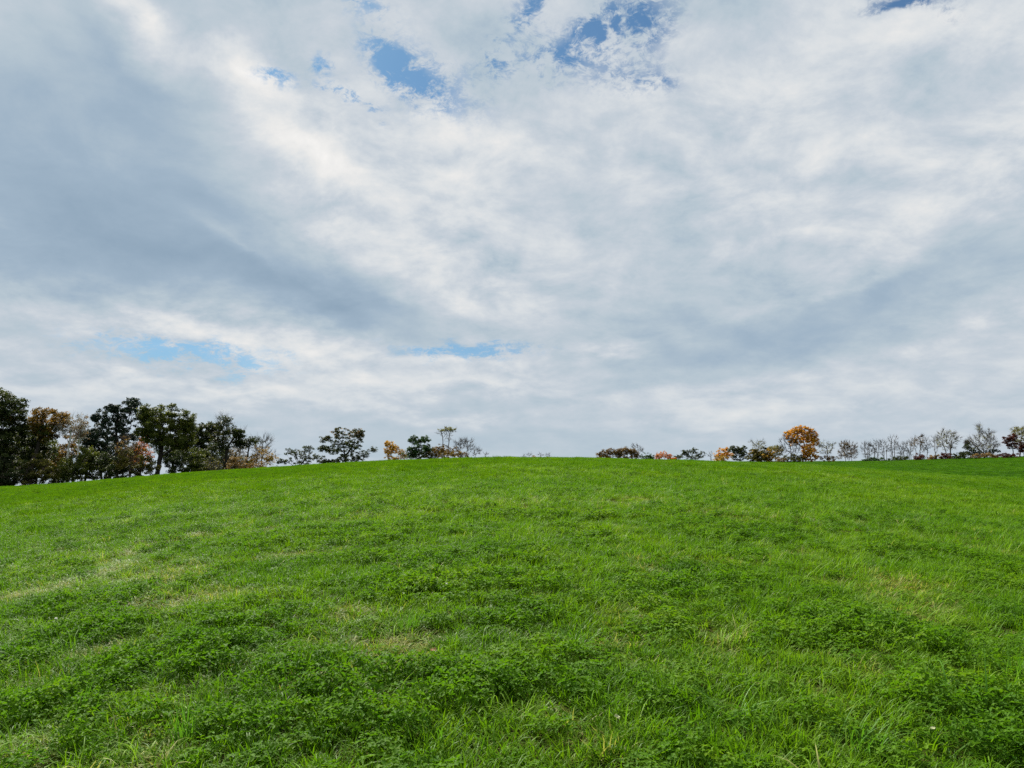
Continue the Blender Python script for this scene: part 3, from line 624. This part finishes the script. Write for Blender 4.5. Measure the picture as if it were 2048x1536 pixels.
# --- right half
T('broadleaf_tree', 'wide brown leaved tree at the left of the far right group', 262, [1222], [(1212,907,17,8),(1224,903,12,8),(1200,910,9,6),(1236,906,10,8)], 'brown', lai=2.6, lsize=.34, clump=.48, trunk=.22, twigs=2, gap=.05)
T('broadleaf_tree', 'brown leaved tree with a darker top beside its wide neighbour', 262, [1240], [(1248,901,13,8),(1262,903,12,8),(1240,908,14,8),(1270,910,9,8)], 'brown', lai=2.8, lsize=.34, clump=.48, trunk=.2, twigs=2, part2=('rust', (1255,903,14,8), 1.6, 'darker rusty leaves'))
T('broadleaf_tree', 'bare grey tree standing behind the brown leaved pair', 270, [1276], [(1277,897,8,8),(1268,893,6,5),(1283,900,6,6)], None, bark='grey', trunk=.1, twigs=5, twl=1.0)
S('low brown brush along the foot of the wide brown leaved pair', 260, [1205,1235,1262], [(1212,914,24,5),(1252,914,26,5)], 'rust', lsize=.3, trunk=.08, lai=2.6)
S('grey green bush between the brown trees and the red one', 262, [1288,1300], [(1291,912,12,7),(1302,913,8,5)], 'bright', lsize=.32, trunk=.1, lai=2.6)
T('broadleaf_tree', 'small bright red orange tree on the skyline', 262, [1325], [(1323,909,13,7),(1336,913,8,6),(1316,914,8,6),(1346,918,8,3)], 'red', lai=2.6, lsize=.32, clump=.42, trunk=.12, gap=.05)
T('broadleaf_tree', 'dark green spreading oak right of the small red tree', 264, [1388], [(1370,906,10,6),(1384,902,13,6),(1400,909,11,6),(1357,914,9,4),(1386,914,18,6)], 'dark', lai=2.4, lsize=.36, clump=.48, trunk=.2, gap=.05)
T('broadleaf_tree', 'thin bare tree between the dark oak and the orange bush', 268, [1421], [(1421,910,5,7)], None, bark='grey', trunk=.08, twigs=5, twl=.9)
T('broadleaf_tree', 'small orange tree left of the dark green round one', 270, [1444], [(1448,903,13,9),(1438,911,11,9),(1458,911,13,9)], 'orange', lai=2.8, lsize=.34, clump=.42, trunk=.12)
T('broadleaf_tree', 'dark green round tree beside the small orange one', 268, [1482], [(1468,900,12,8),(1483,901,13,9),(1480,912,18,10)], 'dark', lai=3.0, lsize=.36, clump=.5, trunk=.22, part2=('olive', (1476,898,12,7), 1.3, 'yellow green upper left of the crown'))
T('broadleaf_tree', 'bare tree with curling branches above the olive bush', 266, [1516], [(1510,886,11,7),(1524,888,9,8),(1516,898,12,9)], 'palegreen', bark='grey', lai=.25, lsize=.3, clump=.5, trunk=.17, twigs=4, twl=1.0)
S('golden orange bush between the dark round tree and the yellow green tree', 262, [1535,1545], [(1538,910,17,11)], 'goldbrown', lsize=.32, trunk=.09, lai=3)
S('golden brush low beside the small orange tree', 262, [1436], [(1440,916,18,6)], 'goldbrown', lsize=.32, trunk=.08, lai=2.8)
S('wide olive and gold bush around the bare tree', 264, [1510,1528,1500], [(1508,907,13,12),(1528,905,18,13),(1518,915,28,9)], 'olive', lsize=.34, trunk=.12, lai=3.4, part2=('goldbrown', (1508,906,12,10), 1.6, 'gold coloured side'))
T('broadleaf_tree', 'sparse yellow green tree right of the olive bush', 268, [1548], [(1545,896,11,7),(1558,898,10,8),(1552,908,16,10)], 'palegreen', lai=1.6, lsize=.32, clump=.45, trunk=.15, twigs=2, bark='brown', part2=('goldbrown', (1550,905,16,10), .7, 'gold coloured leaves'))
T('broadleaf_tree', 'bare black branched tree at the left of the big orange maple', 262, [1581], [(1575,880,12,10),(1588,890,14,14),(1570,895,12,14),(1590,905,14,10)], None, bark='dark', trunk=.2, twigs=5, twl=1.1)
T('maple_tree', 'big orange maple, tallest tree on the far right skyline', 264, [1604], [(1590,863,15,9),(1602,858,14,7),(1621,865,11,10),(1603,874,24,12),(1618,884,17,12),(1614,898,14,12),(1578,870,12,9),(1630,878,9,12),(1590,884,14,9)], 'orange', lai=3.0, lsize=.34, clump=.46, trunk=.26, gap=.10, twigs=1.2)
T('broadleaf_tree', 'low orange tree tucked against the trunk of the big maple', 261, [1621], [(1622,898,13,14),(1625,912,14,11),(1612,910,9,10)], 'orange', lai=3.0, lsize=.34, clump=.42, trunk=.14)
S('yellow green bush at the foot of the big maple', 259, [1578,1592], [(1582,914,18,8),(1600,917,12,6)], 'olive', lsize=.32, trunk=.08, lai=2.4)
S('brown undergrowth left of the yellow green bush', 259, [1560], [(1562,918,13,4)], 'brown', lsize=.3, trunk=.08, lai=2.)
T('broadleaf_tree', 'bare pale branched tree right of the big maple', 266, [1655], [(1645,890,9,9),(1662,892,9,10),(1652,903,12,10)], 'palegreen', bark='grey', lai=.2, lsize=.3, trunk=.14, twigs=5, twl=1.0)
S('dark low brush under the bare pale branched tree', 262, [1655,1668], [(1658,917,20,6)], 'brown', lsize=.3, trunk=.08, lai=1.5, twigs=3)
T('broadleaf_tree', 'dense grey thicket tree with a round outline', 268, [1690,1696,1702], [(1690,890,9,9),(1697,896,18,13),(1702,908,16,11),(1688,908,12,11)], 'pink', bark='brown', lai=.5, lsize=.28, clump=.4, trunk=.10, twigs=7, twl=1.0)
B = [(1735,884,12,'first bare tree of the row right of the grey thicket'), (1752,880,9,'second bare tree from the grey thicket, narrow and upright'), (1768,879,10,'bare tree with faint brown tips, third from the grey thicket'),
     (1785,872,10,'tall narrow bare tree in the middle of the row'), (1803,885,10,'low v shaped bare tree in the row'), (1817,880,9,'bare tree with leaning right stem in the row')]
for px, tp, hw, lb in B:
    T('broadleaf_tree', lb, 272, [px-3, px, px+4], [(px-hw*.4,tp+12,hw*.8,11),(px+hw*.4,tp+15,hw*.8,12),(px,tp+26,hw*.8,9)], None, bark='grey', trunk=.13, twigs=4, twl=1.2)
T('broadleaf_tree', 'bare tree with a few rust leaves in the row', 268, [1838,1830], [(1828,888,8,10),(1838,880,10,9),(1845,892,8,12)], 'pink', bark='grey', lai=.4, lsize=.3, trunk=.15, twigs=4, twl=1.1)
T('broadleaf_tree', 'slim bare tree left of the large round bare tree', 268, [1853], [(1852,884,7,8),(1855,896,7,10)], None, bark='grey', trunk=.11, twigs=4, twl=1.1)
T('broadleaf_tree', 'slim forked bare tree touching the large round bare tree', 268, [1870], [(1868,882,8,8),(1872,896,7,9)], None, bark='grey', trunk=.12, twigs=4, twl=1.1)
T('broadleaf_tree', 'large round bare tree with spreading limbs in the row', 264, [1895,1899], [(1893,868,14,9),(1908,878,13,12),(1880,878,12,12),(1895,890,18,10)], 'palegreen', bark='grey', lai=.15, lsize=.3, trunk=.22, twigs=5, twl=1.2)
T('broadleaf_tree', 'largest bare tree, with a tall spike of twigs at the top', 262, [1968,1974], [(1958,858,6,9),(1962,872,14,10),(1978,872,14,14),(1950,885,16,12),(1985,890,13,12),(1968,895,18,10)], 'palegreen', bark='grey', lai=.12, lsize=.3, trunk=.26, twigs=5.5, twl=1.3)
T('evergreen_tree', 'low dark green tree at the left foot of the largest bare tree', 260, [1940], [(1936,895,10,7),(1945,902,14,8),(1928,907,12,5),(1955,908,10,6)], 'dark', lai=2.2, lsize=.34, clump=.45, trunk=.13)
T('evergreen_tree', 'dark green low branches right of the largest bare tree', 260, [1985], [(1990,902,12,3),(1978,906,10,5)], 'pine', lai=2.2, lsize=.32, clump=.35, trunk=.1)
T('broadleaf_tree', 'small dark red tree near the right edge', 260, [2028], [(2015,880,10,8),(2026,876,9,7),(2022,889,14,8)], 'darkred', lai=3.0, lsize=.32, clump=.42, trunk=.14)
T('broadleaf_tree', 'thin leaved olive tree at the right edge behind the dark red one', 264, [2038], [(2030,862,10,8),(2044,862,14,10),(2040,880,20,14),(2060,872,14,16)], 'palegreen', bark='brown', lai=.6, lsize=.3, clump=.45, trunk=.22, twigs=3.5, twl=1.0)
T('broadleaf_tree', 'dark brown tree low at the right edge', 259, [2046], [(2044,895,10,9),(2055,898,12,12)], 'darkred', lai=2.6, lsize=.32, clump=.42, trunk=.14)
for px, rx, ry, lf, lb in [(1748,26,3.5,'bright','low green brush under the first trees of the bare row'), (1800,24,4,'dark','low dark brush under the middle of the bare row'), (1838,12,7,'darkred','dark red brown bush at the foot of the bare row'), (1868,12,6,'brown','small brown bush left of the large round bare tree'),
     (1893,14,7,'darkred','dark bush at the foot of the large round bare tree'), (1925,20,6,'dark','dark hedge bush between the two largest bare trees'), (1968,26,4,'brown','brown hedge bush under the largest bare tree'), (2015,24,4,'darkred','dark hedge bush below the dark red tree')]:
    cy = float(np.interp(px, [1700,1800,1900,2048], [921,918,914,910])); S(lb, 257, [px-rx*.5, px+rx*.5], [(px,cy-ry*.3,rx,ry)], lf, lsize=.3, trunk=.07, lai=2.4, twigs=2)
# far hedge along the top of the field, one dark strip too fine to part

# ------------------------------------------------------------------ what stands out in the near sward
M_tuss = grass_mat('tussock_blades', (.06,.17,.015), (.10,.24,.02), (.19,.33,.04), (.36,.33,.12), .38, .55, .15)
def tussock(label, px, py, n, rad, hmin, hmax, wid, lean, curl, seed, az_=None):
    n = int(n*1.7); rad *= 1.3; hmin *= .6; wid *= .85
    p = hit(px, py); z = float(ground(*p)); V, F, H, R = blades(n, rad, hmin, hmax, wid, lean, curl, 6, seed)
    o = mesh_obj('grass_tussock', V, F, M_tuss, attrs={'h': ('POINT', H), 'rnd': ('POINT', R)}); o.location = (p[0], p[1], z)
    if az_ is not None: o.rotation_euler = (radians(az_[0]), radians(az_[1]), 0)
    tag(o, label, 'grass tussock', 'longer grass tussocks in the near field')
for a in [('bright green tussock of straight blades near the bottom left corner', 160, 1440, 42, .07, .18, .34, .007, .45, .5, 201, (0, 14)),
          ('blue green upright tussock right of the bottom left corner tussock', 372, 1485, 34, .05, .20, .36, .008, .35, .35, 202),
          ('fine arching tussock above the blue green upright one', 325, 1365, 46, .07, .16, .32, .005, .7, 1.2, 203),
          ('upright tussock of dark fine blades left of the centre', 815, 1260, 60, .07, .16, .30, .005, .4, .5, 204),
          ('arching pale tussock with drooping tips near the centre', 1150, 1290, 30, .08, .20, .38, .007, .8, 1.4, 205),
          ('tussock with broad blades lying almost flat, low right of centre', 1455, 1440, 18, .07, .28, .46, .013, 1.1, .8, 206),
          ('tussock with one long pale blade arching left, lower right', 1895, 1395, 16, .06, .26, .46, .010, .85, 1.2, 207),
          ('coarse tussock of bent broad blades near the right edge', 1985, 1440, 22, .08, .28, .50, .013, .6, 1.5, 208),
          ('dark coarse tussock of fanned blades at the bottom right', 1720, 1500, 48, .09, .20, .36, .008, .6, .9, 209),
          ('tall thin bladed tussock against the right edge', 2030, 1370, 20, .05, .28, .48, .008, .35, .6, 210),
          ('small pale tussock in the dry patch left of the centre', 560, 1230, 34, .06, .14, .26, .005, .7, 1.0, 211),
          ('grey green drooping tussock at the bottom centre', 880, 1490, 22, .06, .20, .34, .009, .7, 1.3, 212)]: tussock(*a)
def plain(name, c1, c2, tf=.3):
    m, t = new_mat(name); pos = t.node('ShaderNodeNewGeometry').outputs['Position']; col = t.mix(t.noise(pos, 60, 3), c1, c2); leafy(t, col, col, tf, .6, .25); return m
M_pale, M_red, M_white, M_stem = plain('pale_dead_leaf', (.34,.36,.18), (.50,.52,.30)), plain('red_brown_leaf', (.26,.10,.06), (.40,.17,.10)), plain('white_petals', (.78,.78,.72), (.9,.9,.86)), plain('green_stem', (.08,.2,.02), (.12,.26,.03))
def leaf(label, px, py, size, mat_, yaw, rise):
    p = hit(px, py); z = float(ground(*p))+rise; n = 9; V = []; 
    for i in range(n):
        t_ = i/(n-1); w = .42*math.sin(pi*min(1, t_*1.02))**.75*size*(1+.12*(-1)**i); x = (t_-.5)*size; h = .28*size*(t_-.5)**2*2
        V += [(x, -w, h+.22*size), (x, 0, h), (x, w, h+.16*size)]
    F = [[3*i+j, 3*i+j+1, 3*i+j+4, 3*i+j+3] for i in range(n-1) for j in range(2)]
    o = mesh_obj('blade', np.array(V), np.array(F), mat_); o.name = 'blade'
    sx = np.array([[-.5*size-.35*size*k, .01*k*size, .14*size+.05*size*k] for k in (0, .5, 1)])
    root = link(bpy.data.objects.new('fallen_leaf', None)); root.location = (p[0], p[1], z); root.rotation_euler = (.25, -.2, yaw); root.empty_display_size = .05
    o.parent = root; V2, F2 = frusta(sx[:2], sx[1:], np.full(2, .0018), np.full(2, .0012), 4); mesh_obj('leaf_stalk', V2, F2, mat_, root)
    tag(root, label, 'fallen leaf', 'fallen leaves on the field')
leaf('curled pale yellow leaf on the clover right of the bottom centre', 1234, 1466, .036, M_pale, 1.9, .07)
leaf('red brown dead leaf in the dry grass left of the bottom centre', 866, 1318, .045, M_red, .6, .05)
leaf('small pale leaf in the dry patch above the red brown leaf', 878, 1290, .03, M_pale, 2.6, .05)
leaf('small pale leaf in the grass at the lower right', 1868, 1492, .028, M_pale, .2, .08)
def flower(label, px, py, size, h):
    p = hit(px, py); z = float(ground(*p)); root = link(bpy.data.objects.new('clover_flower', None)); root.location = (p[0], p[1], z); root.empty_display_size = .05
    V2, F2 = frusta(np.array([[0, 0, 0], [.006, 0, h*.55]]), np.array([[.006, 0, h*.55], [0, .004, h]]), np.full(2, .0014), np.full(2, .0011), 5); mesh_obj('stem', V2, F2, M_stem, root)
    g = np.random.default_rng(int(px)); n = 70; dv = g.normal(size=(n, 3)); dv[:, 2] = np.abs(dv[:, 2])*1.0-.25; dv /= np.linalg.norm(dv, axis=1)[:, None]
    a = np.cross(dv, g.normal(size=(n, 3))); a /= np.linalg.norm(a, axis=1)[:, None]; c = np.array([0, .004, h+size*.25]); b0 = c+dv*size*.12; tip = c+dv*size*.52
    V = np.stack([b0-a*size*.05, (b0+tip)/2+a*size*.10, tip, (b0+tip)/2-a*size*.10], 1).reshape(-1, 3)
    o = mesh_obj('flower_head', V, np.arange(n*4).reshape(-1, 4), M_white, root)
    tag(root, label, 'flower', 'white clover flowers')
flower('white clover flower left of the dark clover mound at far left', 109, 1270, .026, .13)
flower('small white clover flower near the middle of the field', 893, 1196, .020, .12)

print('TRIS', sum(len(o.data.polygons)*2 for o in bpy.data.objects if o.type == 'MESH'))
